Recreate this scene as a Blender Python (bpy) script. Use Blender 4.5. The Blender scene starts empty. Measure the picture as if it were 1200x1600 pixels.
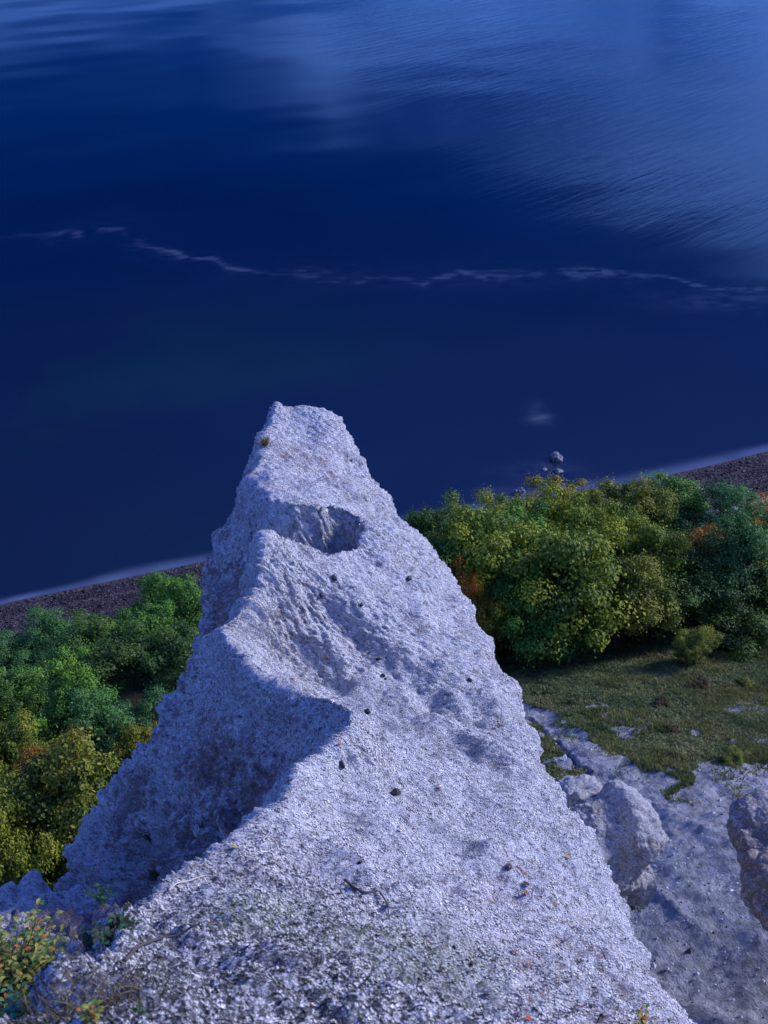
import bpy, math, random
import numpy as np
from mathutils import Vector, Matrix

sc = bpy.context.scene
C = sc.collection
R = math.radians
# ------------------------------------------------------------------ camera
CAMZ = 50.0
PITCH = R(33.0)
F = 1797.0                                   # focal length in pixels of the 1200 x 1600 photograph
cam_d = bpy.data.cameras.new("camera")
cam = bpy.data.objects.new("camera", cam_d); C.objects.link(cam)
cam.location = (0, 0, CAMZ); cam.rotation_euler = (R(90) - PITCH, 0, 0)
cam_d.sensor_fit = 'VERTICAL'; cam_d.sensor_height = 36.0; cam_d.lens = 36.0 * F / 1600
cam_d.clip_start = 0.05; cam_d.clip_end = 20000
cam_d.dof.use_dof = True; cam_d.dof.focus_distance = 14.0; cam_d.dof.aperture_fstop = 5.0
sc.camera = cam
# ------------------------------------------------------------------ sky, sun, exposure
SUN_EL, SUN_AZ = R(34), R(72)                # azimuth from +Y towards +X
w = bpy.data.worlds.new("World"); sc.world = w; w.use_nodes = True
nt = w.node_tree; N = nt.nodes; L = nt.links
for n in list(N): N.remove(n)
out = N.new('ShaderNodeOutputWorld'); bg = N.new('ShaderNodeBackground'); bg.inputs['Strength'].default_value = 0.15
sky = N.new('ShaderNodeTexSky'); sky.sky_type = 'NISHITA'; sky.sun_disc = False
sky.sun_elevation = SUN_EL; sky.sun_rotation = SUN_AZ
sky.air_density = 1.0; sky.dust_density = 0.3; sky.ozone_density = 8.0; sky.altitude = 100
tint = N.new('ShaderNodeMix'); tint.data_type = 'RGBA'; tint.blend_type = 'MULTIPLY'; tint.inputs['Factor'].default_value = 1
tint.inputs['B'].default_value = (0.60, 0.62, 1.14, 1)      # blue hour white balance
L.new(sky.outputs[0], tint.inputs['A'])
# low bank of evening cloud over the sea (mirrored by the water)
tc = N.new('ShaderNodeTexCoord'); sep = N.new('ShaderNodeSeparateXYZ'); L.new(tc.outputs['Generated'], sep.inputs[0])
def wm(op, a, b=None, c=None):
    n = N.new('ShaderNodeMath'); n.operation = op
    for i, v in enumerate((a, b, c)):
        if v is None: continue
        if isinstance(v, (int, float)): n.inputs[i].default_value = v
        else: L.new(v, n.inputs[i])
    return n.outputs[0]
az = wm('ARCTAN2', sep.outputs[0], sep.outputs[1])
el = wm('ARCSINE', sep.outputs[2])
cmb = N.new('ShaderNodeCombineXYZ'); L.new(az, cmb.inputs[0]); L.new(el, cmb.inputs[1])
mp = N.new('ShaderNodeMapping'); mp.inputs['Scale'].default_value = (2.6, 11, 1); mp.inputs['Rotation'].default_value = (0, 0, R(-24)); L.new(cmb.outputs[0], mp.inputs[0])
nz = N.new('ShaderNodeTexNoise'); nz.inputs['Scale'].default_value = 1.7; nz.inputs['Detail'].default_value = 6; nz.inputs['Roughness'].default_value = .55
nz.inputs['Distortion'].default_value = .5
L.new(mp.outputs[0], nz.inputs['Vector'])
# top edge of the bank rises to the right
edge = wm('MULTIPLY_ADD', az, 0.23, 0.262)
edge = wm('ADD', edge, wm('MULTIPLY', wm('SUBTRACT', nz.outputs[0], .5), .10))
def smooth(x, a, b):
    n = N.new('ShaderNodeMapRange'); n.interpolation_type = 'SMOOTHSTEP'; L.new(x, n.inputs['Value'])
    n.inputs['From Min'].default_value = a; n.inputs['From Max'].default_value = b; return n.outputs[0]
low = smooth(wm('SUBTRACT', edge, el), -.004, .024)
body = smooth(nz.outputs[0], .42, .64)
right = smooth(wm('ADD', az, wm('MULTIPLY', wm('SUBTRACT', nz.outputs[0], .5), 1.1)), -.12, .34)
gx_ = wm('DIVIDE', wm('SUBTRACT', az, .32), .15)
patch = wm('EXPONENT', wm('MULTIPLY', wm('MULTIPLY', gx_, gx_), -1))
patch = wm('MULTIPLY', patch, smooth(el, .14, .27))
bankn = wm('MULTIPLY', low, wm('ADD', wm('MULTIPLY_ADD', right, .10, wm('MULTIPLY', body, .52)), wm('MULTIPLY', patch, .8)))
horizon = smooth(el, .26, .12)
bank = wm('MINIMUM', wm('ADD', bankn, wm('MULTIPLY', horizon, wm('MULTIPLY', body, .35))), 1.0)
cl = N.new('ShaderNodeMix'); cl.data_type = 'RGBA'; L.new(wm('MULTIPLY', bank, .9), cl.inputs['Factor'])
dk = N.new('ShaderNodeMix'); dk.data_type = 'RGBA'; dk.blend_type = 'MULTIPLY'; L.new(wm('MULTIPLY', smooth(el, .75, .30), smooth(sep.outputs[1], .15, .75)), dk.inputs['Factor'])
L.new(tint.outputs['Result'], dk.inputs['A']); dk.inputs['B'].default_value = (.0, .092, .18, 1)
L.new(dk.outputs['Result'], cl.inputs['A']); cl.inputs['B'].default_value = (.64, 1.50, 4.55, 1)
L.new(cl.outputs['Result'], bg.inputs['Color']); L.new(bg.outputs[0], out.inputs[0])

sun_d = bpy.data.lights.new("sun", 'SUN'); sun_d.energy = 2.15; sun_d.angle = R(13); sun_d.color = (0.90, 0.90, 1.0)
sun = bpy.data.objects.new("sun", sun_d); C.objects.link(sun); sun.location = (30, 5, 80)
sd = Vector((math.sin(SUN_AZ) * math.cos(SUN_EL), math.cos(SUN_AZ) * math.cos(SUN_EL), math.sin(SUN_EL)))
sun.rotation_euler = sd.to_track_quat('Z', 'Y').to_euler()
sc.view_settings.view_transform = 'Standard'; sc.view_settings.look = 'None'
sc.view_settings.exposure = 1.38; sc.view_settings.gamma = 1.0
sc.render.engine = 'CYCLES'
sc.cycles.max_bounces = 6; sc.cycles.diffuse_bounces = 3; sc.cycles.glossy_bounces = 2
sc.cycles.transparent_max_bounces = 4; sc.cycles.use_denoising = True

# ------------------------------------------------------------------ maths helpers
SP, CP = math.sin(PITCH), math.cos(PITCH)
def ray(u, v):
    dx = (u - 600) / F; dy = (800 - v) / F
    return dx, CP + dy * SP, -SP + dy * CP
def at(u, v, y):                              # point of pixel ray at horizontal distance y
    dx, dY, dZ = ray(u, v); k = y / dY
    return dx * k, y, CAMZ + dZ * k
def project(P):
    x, y, z = P[..., 0], P[..., 1], P[..., 2] - CAMZ
    d = y * CP - z * SP; up = y * SP + z * CP
    return 600 + F * x / d, 800 - F * up / d, d

def _h(ix, iy, iz, seed):
    h = (ix * 374761393 + iy * 668265263 + iz * 2147483647 + seed * 1274126177) & 0xffffffff
    h = ((h ^ (h >> 13)) * 1274126177) & 0xffffffff
    h = ((h ^ (h >> 16)) * 2246822519) & 0xffffffff
    return ((h ^ (h >> 15)) & 0xffffff).astype(np.float32) / 16777215.0
def vnoise(P, scale, seed=0):                 # value noise, -1..1
    Q = P * scale; I = np.floor(Q).astype(np.int64); f = (Q - I).astype(np.float32); f = f * f * f * (f * (f * 6 - 15) + 10)
    r = 0
    for a in (0, 1):
        wa = f[..., 0] if a else 1 - f[..., 0]
        for b in (0, 1):
            wb = f[..., 1] if b else 1 - f[..., 1]
            for c in (0, 1):
                wc = f[..., 2] if c else 1 - f[..., 2]
                r = r + wa * wb * wc * _h(I[..., 0] + a, I[..., 1] + b, I[..., 2] + c, seed)
    return r * 2 - 1
def fbm(P, scale, octs, seed=0, gain=.5):
    r = 0; a = 1
    for i in range(octs):
        r = r + a * vnoise(P + 13.7 * i, scale, seed + i); a *= gain; scale *= 2.03
    return r
def cells(P, scale, seed=0):                  # lumps: 1 at a cell centre, 0 at its rim
    Q = P * scale; I = np.floor(Q).astype(np.int64); f = Q - I
    s = np.where(f > .5, 1, -1)
    best = np.full(P.shape[:-1], 9.0, np.float32)
    for a in (0, 1):
        for b in (0, 1):
            for c in (0, 1):
                J = I + s * np.array([a, b, c])
                cx = J[..., 0] + _h(J[..., 0], J[..., 1], J[..., 2], seed)
                cy = J[..., 1] + _h(J[..., 0], J[..., 1], J[..., 2], seed + 7)
                cz = J[..., 2] + _h(J[..., 0], J[..., 1], J[..., 2], seed + 19)
                d = (cx - Q[..., 0]) ** 2 + (cy - Q[..., 1]) ** 2 + (cz - Q[..., 2]) ** 2
                best = np.minimum(best, d.astype(np.float32))
    return 1 - np.clip(np.sqrt(best), 0, 1)
def sstep(x, a, b):
    t = np.clip((x - a) / (b - a), 0, 1); return t * t * (3 - 2 * t)

# ------------------------------------------------------------------ mesh helpers
def tag(o, label=None, cat=None, group=None, kind=None):
    if label: o['label'] = label
    if cat: o['category'] = cat
    if group: o['group'] = group
    if kind: o['kind'] = kind
    return o
def raw_mesh(name, V, Fc, mats=(), attrs=None, smooth=True, cols=None):
    V = np.asarray(V, np.float32).reshape(-1, 3); Fc = np.asarray(Fc, np.int32)
    m = bpy.data.meshes.new(name); k = Fc.shape[1]
    m.vertices.add(len(V)); m.vertices.foreach_set('co', V.ravel())
    m.loops.add(Fc.size); m.loops.foreach_set('vertex_index', Fc.ravel())
    m.polygons.add(len(Fc)); m.polygons.foreach_set('loop_start', np.arange(0, Fc.size, k, dtype=np.int32))
    m.update(calc_edges=True)
    m.polygons.foreach_set('use_smooth', np.full(len(Fc), smooth))
    for a, d in (attrs or {}).items():
        at_ = m.attributes.new(a, 'FLOAT', 'POINT'); at_.data.foreach_set('value', np.asarray(d, np.float32).ravel())
    if cols is not None:
        ca = m.color_attributes.new('tint', 'FLOAT_COLOR', 'POINT'); ca.data.foreach_set('color', np.asarray(cols, np.float32).ravel())
    for mt in mats: m.materials.append(mt)
    return m
def link(name, mesh, parent=None):
    o = bpy.data.objects.new(name, mesh); C.objects.link(o); o.parent = parent
    return o
def empty(name, loc, rz=0):
    o = bpy.data.objects.new(name, None); C.objects.link(o); o.location = loc; o.rotation_euler = (0, 0, rz)
    o.empty_display_size = .2
    return o
def grid_faces(nr, nc):
    i = np.arange(nr - 1)[:, None] * nc + np.arange(nc - 1)[None, :]
    return np.stack([i, i + 1, i + nc + 1, i + nc], -1).reshape(-1, 4)
def grid_normals(P):
    du = np.gradient(P, axis=1); dv = np.gradient(P, axis=0)
    n = np.cross(du, dv); n /= np.linalg.norm(n, axis=-1, keepdims=True) + 1e-9
    return n
def tube(points, radii, seg=6):
    pts = [Vector(p) for p in points]; V = []; Fc = []
    for i, p in enumerate(pts):
        t = (pts[min(i + 1, len(pts) - 1)] - pts[max(i - 1, 0)]).normalized()
        a = t.orthogonal().normalized(); b = t.cross(a)
        for k in range(seg):
            an = 2 * math.pi * k / seg
            V.append(p + (a * math.cos(an) + b * math.sin(an)) * radii[i])
    for i in range(len(pts) - 1):
        for k in range(seg):
            Fc.append((i * seg + k, i * seg + (k + 1) % seg, (i + 1) * seg + (k + 1) % seg, (i + 1) * seg + k))
    n = len(V); V.append(pts[0]); V.append(pts[-1]); e = (len(pts) - 1) * seg
    for k in range(0, seg):
        Fc.append((n, (k + 1) % seg, k, k)); Fc.append((n + 1, e + k, e + (k + 1) % seg, e + (k + 1) % seg))
    return [tuple(v) for v in V], Fc
def tubes_mesh(name, lst, mat, seg=6):
    V = []; T = []
    for pts, rad in lst:
        v, f = tube(pts, rad, seg); o = len(V); V += v
        for q in f:
            q = [x + o for x in q]
            T.append((q[0], q[1], q[2]))
            if q[3] != q[2]: T.append((q[0], q[2], q[3]))
    return raw_mesh(name, V, T, [mat])

# ------------------------------------------------------------------ materials
class Mat:
    def __init__(s, name):
        s.m = bpy.data.materials.new(name); s.m.use_nodes = True; s.t = s.m.node_tree
        s.b = s.t.nodes['Principled BSDF']; s.obj = s.t.nodes.new('ShaderNodeTexCoord').outputs['Object']
        s.b.inputs['Specular IOR Level'].default_value = .25
    def n(s, ty, **kw):
        x = s.t.nodes.new(ty)
        for k, v in kw.items(): setattr(x, k, v)
        return x
    def l(s, a, b): s.t.links.new(a, b)
    def noise(s, scale, detail=4, rough=.55, vec=None, dist=0):
        x = s.n('ShaderNodeTexNoise'); x.inputs['Scale'].default_value = scale; x.inputs['Detail'].default_value = detail
        x.inputs['Roughness'].default_value = rough; x.inputs['Distortion'].default_value = dist
        s.l(vec or s.obj, x.inputs['Vector']); return x.outputs[0]
    def vor(s, scale, vec=None, out='Distance', rnd=1):
        x = s.n('ShaderNodeTexVoronoi'); x.inputs['Scale'].default_value = scale; x.inputs['Randomness'].default_value = rnd
        s.l(vec or s.obj, x.inputs['Vector']); return x.outputs[out]
    def stretch(s, sc_, rot=(0, 0, 0)):
        x = s.n('ShaderNodeMapping', vector_type='TEXTURE'); x.inputs['Scale'].default_value = [1 / q for q in sc_]; x.inputs['Rotation'].default_value = rot
        s.l(s.obj, x.inputs[0]); return x.outputs[0]
    def rng(s, v, a, b, c=0, d=1):
        x = s.n('ShaderNodeMapRange', interpolation_type='SMOOTHSTEP'); s.l(v, x.inputs['Value'])
        for k, q in zip(('From Min', 'From Max', 'To Min', 'To Max'), (a, b, c, d)): x.inputs[k].default_value = q
        return x.outputs[0]
    def math(s, op, a, b=0):
        x = s.n('ShaderNodeMath', operation=op)
        for i, q in enumerate((a, b)):
            if isinstance(q, (int, float)): x.inputs[i].default_value = q
            else: s.l(q, x.inputs[i])
        return x.outputs[0]
    def mix(s, f, a, b, mode='MIX'):
        x = s.n('ShaderNodeMix', data_type='RGBA', blend_type=mode)
        for k, q in (('Factor', f), ('A', a), ('B', b)):
            i = x.inputs[k]
            if isinstance(q, (int, float)): i.default_value = q
            elif isinstance(q, tuple): i.default_value = (*q, 1)
            else: s.l(q, i)
        return x.outputs['Result']
    def attr(s, name, col=False):
        x = s.n('ShaderNodeAttribute', attribute_name=name); return x.outputs['Color' if col else 'Fac']
    def bump(s, h, strength, dist, prev=None):
        x = s.n('ShaderNodeBump'); x.inputs['Strength'].default_value = strength; x.inputs['Distance'].default_value = dist
        s.l(h, x.inputs['Height'])
        if prev is not None: s.l(prev, x.inputs['Normal'])
        return x.outputs[0]
    def done(s, col=None, rough=None, nrm=None):
        for k, q in (('Base Color', col), ('Roughness', rough)):
            if q is None: continue
            i = s.b.inputs[k]
            if isinstance(q, (int, float)): i.default_value = q
            elif isinstance(q, tuple): i.default_value = (*q, 1)
            else: s.l(q, i)
        if nrm is not None: s.l(nrm, s.b.inputs['Normal'])
        return s.m

def chalk_material(name, base=(.72, .70, .70), stain=(.29, .19, .165), crust=(.075, .075, .075), fine=1.0):
    m = Mat(name)
    n1 = m.noise(1.3, 5, .6); n2 = m.noise(9, 5, .65); n3 = m.noise(40, 4, .75, m.stretch((.5, 1.1, .5)))
    dirt = m.attr('dirt')
    c = m.mix(m.rng(n2, .35, .7), base, tuple(x * .8 for x in base))
    c = m.mix(m.rng(m.noise(2.6, 5, .65, m.stretch((.28, 1, .6), (0, R(38), R(-30)))), .47, .64, 0, .5), c, tuple(x * .60 for x in (base[0], base[1] * .96, base[2] * .97)))
    c = m.mix(m.rng(n3, .44, .64, 0, .42), c, (.30, .29, .29))
    c = m.mix(m.rng(m.noise(26, 5, .8, m.stretch((.45, 1.1, .45))), .50, .66, 0, .6), c, (.24, .23, .23))
    c = m.mix(m.rng(m.noise(31, 3, .7), .56, .70, 0, .7), c, (.86, .85, .84))
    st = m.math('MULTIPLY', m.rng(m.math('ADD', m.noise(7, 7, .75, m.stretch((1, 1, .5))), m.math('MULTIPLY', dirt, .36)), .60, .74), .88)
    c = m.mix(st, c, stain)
    c = m.mix(m.math('MULTIPLY', m.rng(m.math('ADD', m.noise(22, 6, .72), m.math('MULTIPLY', m.attr('crust'), .13)), .60, .67), .92), c, crust)
    fl = m.noise(19, 6, .75, m.stretch((.30, 1, 1), (0, R(38), R(-24))))
    c = m.mix(m.rng(fl, .54, .63, 0, .85), c, (.14, .135, .14))
    c = m.mix(m.rng(fl, .44, .36, 0, .7), c, (.82, .81, .80))
    c = m.mix(m.rng(m.noise(48, 3, .75), .56, .66, 0, .8), c, (.10, .10, .105))
    sp = m.rng(m.vor(17), .06, .10, 1, 0)                                         # tiny flint specks
    sp = m.math('MULTIPLY', sp, m.rng(m.noise(7, 2), .54, .60))
    c = m.mix(sp, c, (.03, .03, .035))
    c = m.mix(m.math('MULTIPLY', m.attr('moss'), m.rng(m.noise(16, 5, .7), .38, .62)), c, (.27, .33, .17))
    b = m.bump(m.noise(30, 6, .8, m.stretch((.5, 1.1, .5))), 1.0, .06 * fine)
    b = m.bump(m.vor(52), .9, .022 * fine, b)
    return m.done(c, .95, b)
M_CHALK = chalk_material('chalk')
M_CHALK2 = chalk_material('weathered_chalk', base=(.52, .50, .50), stain=(.20, .155, .13))

# ------------------------------------------------------------------ land form
SHX = np.array([-400, -120, -60, -27.4, -13.3, 1.7, 20.4, 26, 33.4, 60, 120, 400.]); SHY = np.array([-120, 20, 47, 64.9, 70.2, 75.4, 81.4, 83.4, 86.7, 96, 112, 150.])
_xs = np.linspace(-400, 400, 6401); _ys = np.interp(_xs, SHX, SHY); _k = np.hanning(65); _k /= _k.sum(); _ysm = np.convolve(np.pad(_ys, 32, 'edge'), _k, 'valid')
_sl = np.gradient(_ysm, _xs)
def shore_d(x, y):                             # metres inland from the waterline
    s = np.interp(x, _xs, _ysm); k = np.interp(x, _xs, _sl)
    return (s - y) / np.sqrt(1 + k * k)
HD = np.array([-60, -12, 0, 7, 9.5, 14, 28, 44, 52, 59, 70, 80, 100, 300.]); HZ = np.array([-8, -1.6, 0, 1.1, 1.9, 3.2, 7.8, 14.5, 19.5, 24, 31, 36, 40, 44.])
_hd = np.linspace(-60, 300, 3601); _hz = np.interp(_hd, HD, HZ); _k2 = np.hanning(41); _k2 /= _k2.sum(); _hzs = np.convolve(np.pad(_hz, 20, 'edge'), _k2, 'valid')
def ground_raw(x, y):
    d = shore_d(x, y)
    return np.interp(d, _hd, _hzs), d
def ground_z(x, y, detail=True):
    x = np.asarray(x, float); y = np.asarray(y, float)
    z, d = ground_raw(x, y)
    P = np.stack([x, y, np.zeros_like(x)], -1)
    land = sstep(d, 8, 16)
    z = z + land * (.9 * vnoise(P, .09, 3) + .35 * vnoise(P, .25, 4)) + .05 * sstep(d, -1, 5) * vnoise(P, .8, 5)
    # gullies of the chalk scree run down towards the sea on the right
    sc_ = sstep(d, 40, 50) * sstep(x, -3, 3)
    u = x * .97 + y * .22
    z = z + sc_ * (.22 * vnoise(np.stack([u * .45, y * .08, np.zeros_like(x)], -1), 1, 8) - .16 * np.abs(vnoise(np.stack([u * 1.1 + .4 * vnoise(np.stack([x, y, x * 0], -1), .3, 9), y * .12, np.zeros_like(x)], -1), 1, 18)))
    if detail:
        z = z + land * (.13 * fbm(P, 1.1, 4, 21, .55) + .03 * vnoise(P, 6, 22)) + sstep(d, 0, 1.5) * (1 - land) * .05 * fbm(P, 2.5, 3, 31)
    return z
def ground_px(u, v):                           # where the pixel ray meets the land
    dx, dY, dZ = ray(u, v); k = np.linspace(10, 160, 3001)
    x, y, z = dx * k, dY * k, CAMZ + dZ * k
    g = ground_z(x, y, False); i = np.argmax(z < g)
    return float(x[i]), float(y[i]), float(g[i])
def inpoly(x, y, poly):
    r = np.zeros(x.shape, bool); n = len(poly); j = n - 1
    for i in range(n):
        xi, yi = poly[i]; xj, yj = poly[j]
        if yi != yj: r ^= ((yi > y) != (yj > y)) & (x < (xj - xi) * (y - yi) / (yj - yi) + xi)
        j = i
    return r
def px_poly(pts): return [ground_px(*p)[:2] for p in pts]
def segd(x, y, pts):
    best = np.full(x.shape, 1e9)
    for (ax, ay), (bx, by) in zip(pts[:-1], pts[1:]):
        dx, dy = bx - ax, by - ay; t = np.clip(((x - ax) * dx + (y - ay) * dy) / (dx * dx + dy * dy + 1e-9), 0, 1)
        best = np.minimum(best, np.hypot(x - ax - t * dx, y - ay - t * dy))
    return best
GRASS = [px_poly(p) for p in (
    [(760, 1000), (1300, 960), (1300, 1195), (1150, 1185), (1080, 1200), (1010, 1195), (930, 1165), (860, 1125), (810, 1105)],
    [(780, 1105), (825, 1118), (862, 1150), (905, 1205), (925, 1245), (870, 1260), (780, 1200)],
    [(1035, 1190), (1080, 1205), (1075, 1260), (1045, 1240)])]
BARE = [px_poly(p) for p in ([(1130, 1105), (1200, 1090), (1260, 1100), (1260, 1112), (1150, 1116)],
    [(1140, 1160), (1190, 1140), (1260, 1135), (1260, 1165), (1160, 1170)],
    [(940, 1130), (1010, 1135), (990, 1150), (940, 1143)], [(860, 1075), (905, 1080), (900, 1090), (865, 1085)])]
PATH = px_poly([(790, 1095), (835, 1115), (870, 1150), (905, 1195), (950, 1240), (1000, 1300)])
PATH2 = px_poly([(1200, 1205), (1120, 1232), (1060, 1262), (1010, 1280), (960, 1320)])
def masks(x, y):
    P = np.stack([x, y, np.zeros_like(x)], -1)
    wx = x + .55 * fbm(P, .8, 4, 41); wy = y + .9 * fbm(P, .8, 4, 51)
    g = np.zeros(x.shape, bool)
    for p in GRASS: g |= inpoly(wx, wy, p)
    g = g.astype(float)
    for p in BARE: g = np.where(inpoly(wx, wy, p), np.minimum(g, .47), g)
    n = fbm(P, .9, 4, 61)
    g = g * np.where(n > .95, .2, 1.0)
    g = np.maximum(g, sstep(shore_d(x, y), 10, 12) * sstep(x, 3, -1) )      # left-hand wood floor
    fade = sstep(y, 53, 49)
    g = np.where(y > 44, np.maximum(g, sstep(shore_d(x, y), 9, 12)), g)
    p1 = segd(wx, wy, PATH); path = sstep(p1, .75, .35)
    g = g * (1 - path)
    return g, path, sstep(segd(x + .1 * n, y, PATH2), .34, .14)

xs = np.concatenate([np.linspace(-400, -40, 40), np.arange(-38, -24, .5), np.arange(-24, -2, .22), np.arange(-2, 30, .11), np.arange(30, 44, .4), np.linspace(45, 400, 40)])
ys = np.concatenate([np.linspace(-400, -10, 30), np.arange(-9, 12, .6), np.arange(12, 52, .11), np.arange(52, 92, .2), np.arange(92, 120, 2), np.linspace(121, 400, 12)])
X, Y = np.meshgrid(xs, ys); Z = ground_z(X, Y)
gm, pm, lm = masks(X, Y); rut = sstep(segd(X + .12 * fbm(np.stack([X, Y, 0 * X], -1), 1.5, 3, 66), Y, px_poly([(828, 1122), (868, 1158), (900, 1192), (925, 1218), (955, 1262)])), .16, .05); D = shore_d(X, Y)
Z = Z - .25 * rut - .10 * pm + .05 * gm * (D > 10) + .04 * lm - 0.35 * sstep(X, 2, -2) * 0
Fc = grid_faces(len(ys), len(xs)); dc = D.ravel()[Fc].mean(1)
P3 = np.stack([X, Y, Z], -1).reshape(-1, 3)

m = Mat('ground'); g = m.attr('grass')
chalkc = m.mix(m.rng(m.noise(1.2, 6, .65), .35, .7), (.42, .42, .44), (.25, .25, .265))
chalkc = m.mix(m.rng(m.noise(9, 5, .7), .5, .68, 0, .75), chalkc, (.15, .15, .13))
st_ = m.noise(2.2, 5, .65, m.stretch((.16, 1.3, 1), (0, 0, R(102))))
chalkc = m.mix(m.rng(st_, .48, .68, 0, .7), chalkc, (.17, .165, .16))
chalkc = m.mix(m.math('MULTIPLY', m.rng(m.vor(3.3), .08, .16, 1, 0), m.rng(m.noise(1.1, 2), .52, .6)), chalkc, (.05, .05, .05))
chalkc = m.mix(m.math('MULTIPLY', m.attr('path'), .5), chalkc, (.36, .35, .37))
chalkc = m.mix(m.attr('ledge'), chalkc, (.42, .41, .43))
chalkc = m.mix(m.math('MULTIPLY', m.attr('rut'), .8), chalkc, (.10, .09, .09))
gc = m.mix(m.rng(m.noise(1.4, 6, .7), .35, .65), (.065, .095, .028), (.110, .115, .040))
gc = m.mix(m.rng(m.noise(7, 4, .7), .52, .7), gc, (.035, .045, .018))
gc = m.mix(m.attr('dark_soil'), gc, (.03, .028, .02))
c = m.mix(m.rng(m.math('ADD', g, m.math('MULTIPLY', m.math('SUBTRACT', m.noise(6, 5, .7), .5), 1.3)), .25, .62), chalkc, gc)
b = m.bump(m.noise(3, 8, .8), 1.0, .40); b = m.bump(m.noise(14, 5, .8), .9, .10, b); b = m.bump(m.noise(1.6, 6, .7, m.stretch((.2, 1.3, 1), (0, 0, R(102)))), .8, .3, b)
M_GROUND = m.done(c, .97, b)
def submesh(name, sel, mats, attrs):
    idx = Fc[sel]; u, inv = np.unique(idx, return_inverse=True)
    return raw_mesh(name, P3[u], inv.reshape(-1, 4), mats, {k: v.ravel()[u] for k, v in attrs.items()})
soil = sstep(D, 11, 13) * np.where(X < -2, 1, sstep(Y, 47, 51))  # mask of the darker ground colour under the wood and grove
at_g = dict(rut=rut, grass=gm, path=pm, ledge=lm, dark_soil=soil)
BW = 7.5
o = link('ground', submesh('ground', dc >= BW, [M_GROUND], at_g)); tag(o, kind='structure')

m = Mat('beach_shingle')
c = m.mix(m.rng(m.noise(.5, 4), .35, .65), (.034, .024, .028), (.015, .012, .017))
band = m.n('ShaderNodeMapRange'); m.l(m.math('ADD', m.attr('inland'), m.math('MULTIPLY', m.noise(.8, 4), .8)), band.inputs['Value'])
sb = m.noise(1.0, 2, .5, m.stretch((.02, .02, .02)))
wv = m.n('ShaderNodeMath', operation='SINE'); m.l(m.math('MULTIPLY', m.math('ADD', m.attr('inland'), m.math('MULTIPLY', m.noise(.5, 3), .6)), 3.0), wv.inputs[0])
c = m.mix(m.rng(wv.outputs[0], .3, 1, 0, .7), c, (.055, .042, .044))
vc = m.vor(7, out='Color'); sx = m.n('ShaderNodeSeparateColor'); m.l(vc, sx.inputs[0])
c = m.mix(m.rng(sx.outputs[0], .78, .95, 0, .6), c, (.10, .085, .09))
b = m.bump(m.vor(7), .9, .07); b = m.bump(m.noise(3, 5, .7), .6, .1, b)
m.b.inputs['Specular IOR Level'].default_value = .08
M_BEACH = m.done(c, .8, b)
o = link('beach', submesh('beach', dc < BW, [M_BEACH], dict(inland=D))); tag(o, kind='structure')

# ------------------------------------------------------------------ water
FOAM = [(-40, 372, .0), (60, 372, .25), (115, 366, .8), (185, 362, 1), (205, 378, 1), (235, 390, 1), (290, 404, .9), (330, 402, 1), (365, 414, .9), (430, 425, .7), (500, 432, .5), (600, 434, .45),
        (720, 436, .5), (820, 430, .35), (930, 424, .6), (985, 432, .7), (1040, 432, .9), (1100, 452, 1), (1160, 462, 1), (1260, 456, .9)]
def sea_px(u, v):
    dx, dY, dZ = ray(u, v); k = -CAMZ / dZ; return dx * k, dY * k
fx = np.array([sea_px(u, v)[0] for u, v, _ in FOAM]); fy = np.array([sea_px(u, v)[1] for u, v, _ in FOAM]); fa = np.array([a for *_, a in FOAM])
wx = np.concatenate([-np.geomspace(6000, 92, 20), np.arange(-90, 90, .42), np.geomspace(92, 6000, 20)])
wy = np.concatenate([np.linspace(-500, 50, 12), np.arange(52, 62, 1.), np.arange(62, 140, .22), np.geomspace(140, 420, 200)[0:], np.geomspace(430, 12000, 24)])
WX, WY = np.meshgrid(wx, wy)
WP = np.stack([WX, WY, np.zeros_like(WX)], -1)
cy = np.interp(WX, fx, fy); ca = np.interp(WX, fx, fa)
warp = 1.8 * fbm(WP * np.array([1, .8, 1]), .22, 4, 71)
dd = WY - cy + warp
line = np.exp(-(dd / .9) ** 2) * .9 + np.exp(-np.clip(dd, 0, None) / 4.5) * (dd > 0) * .18 + np.exp(-(np.clip(-dd, 0, None) / 2.2)) * (dd <= 0) * .28
streak = .5 + .5 * fbm(WP * np.array([.8, 1.9, 1]), .9, 3, 81)
clump = sstep(fbm(WP, .12, 3, 87), -.5, .6)
foam = line * ca * np.clip(streak * 1.3 - .10, 0, 1) * (.25 + .75 * clump)
foam *= (np.abs(WX) < 60)
# second, fainter drift below it on the right and a patch off the rocks
for (u, v, rx, ry, a) in ((840, 650, 1.1, 1.5, 1.0), (836, 636, .8, 1.2, .6), (700, 440, 16, 3.0, .12), (1130, 470, 9, 3.5, .22), (845, 735, 4, 1.6, .25), (868, 730, 1.6, 1.4, .45), (800, 768, 3, 1.2, .4)):
    sx_, sy_ = sea_px(u, v); foam = np.maximum(foam, a * np.exp(-((WX - sx_) / rx) ** 2 - ((WY - sy_) / ry) ** 2) * np.clip(.6 + .5 * fbm(WP * np.array([.6, 1.2, 1]), 1.1, 3, 91), 0, 1))
WD = shore_d(WX, WY)
surfw = .85 + .5 * vnoise(WP, .12, 95)
surf = sstep(WD, -surfw * 1.9, -.2) ** 1.6 * (.75 + .25 * vnoise(WP * np.array([1, 1, 1]), .5, 96))
film = np.clip(surf, 0, 1)
shal = sstep(WD, -26, -2) * (.6 + .4 * fbm(WP, .07, 3, 99))
teal = sstep(fbm(WP + 40, .04, 4, 105), -.5, .8) * sstep(WX, 20, -20) * sstep(WY, 125, 95)
wind = .02 + sstep(WX + .25 * (WY - 170) + 10 * fbm(WP, .02, 3, 111), 0, 45) * sstep(WY, 128, 160)
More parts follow.
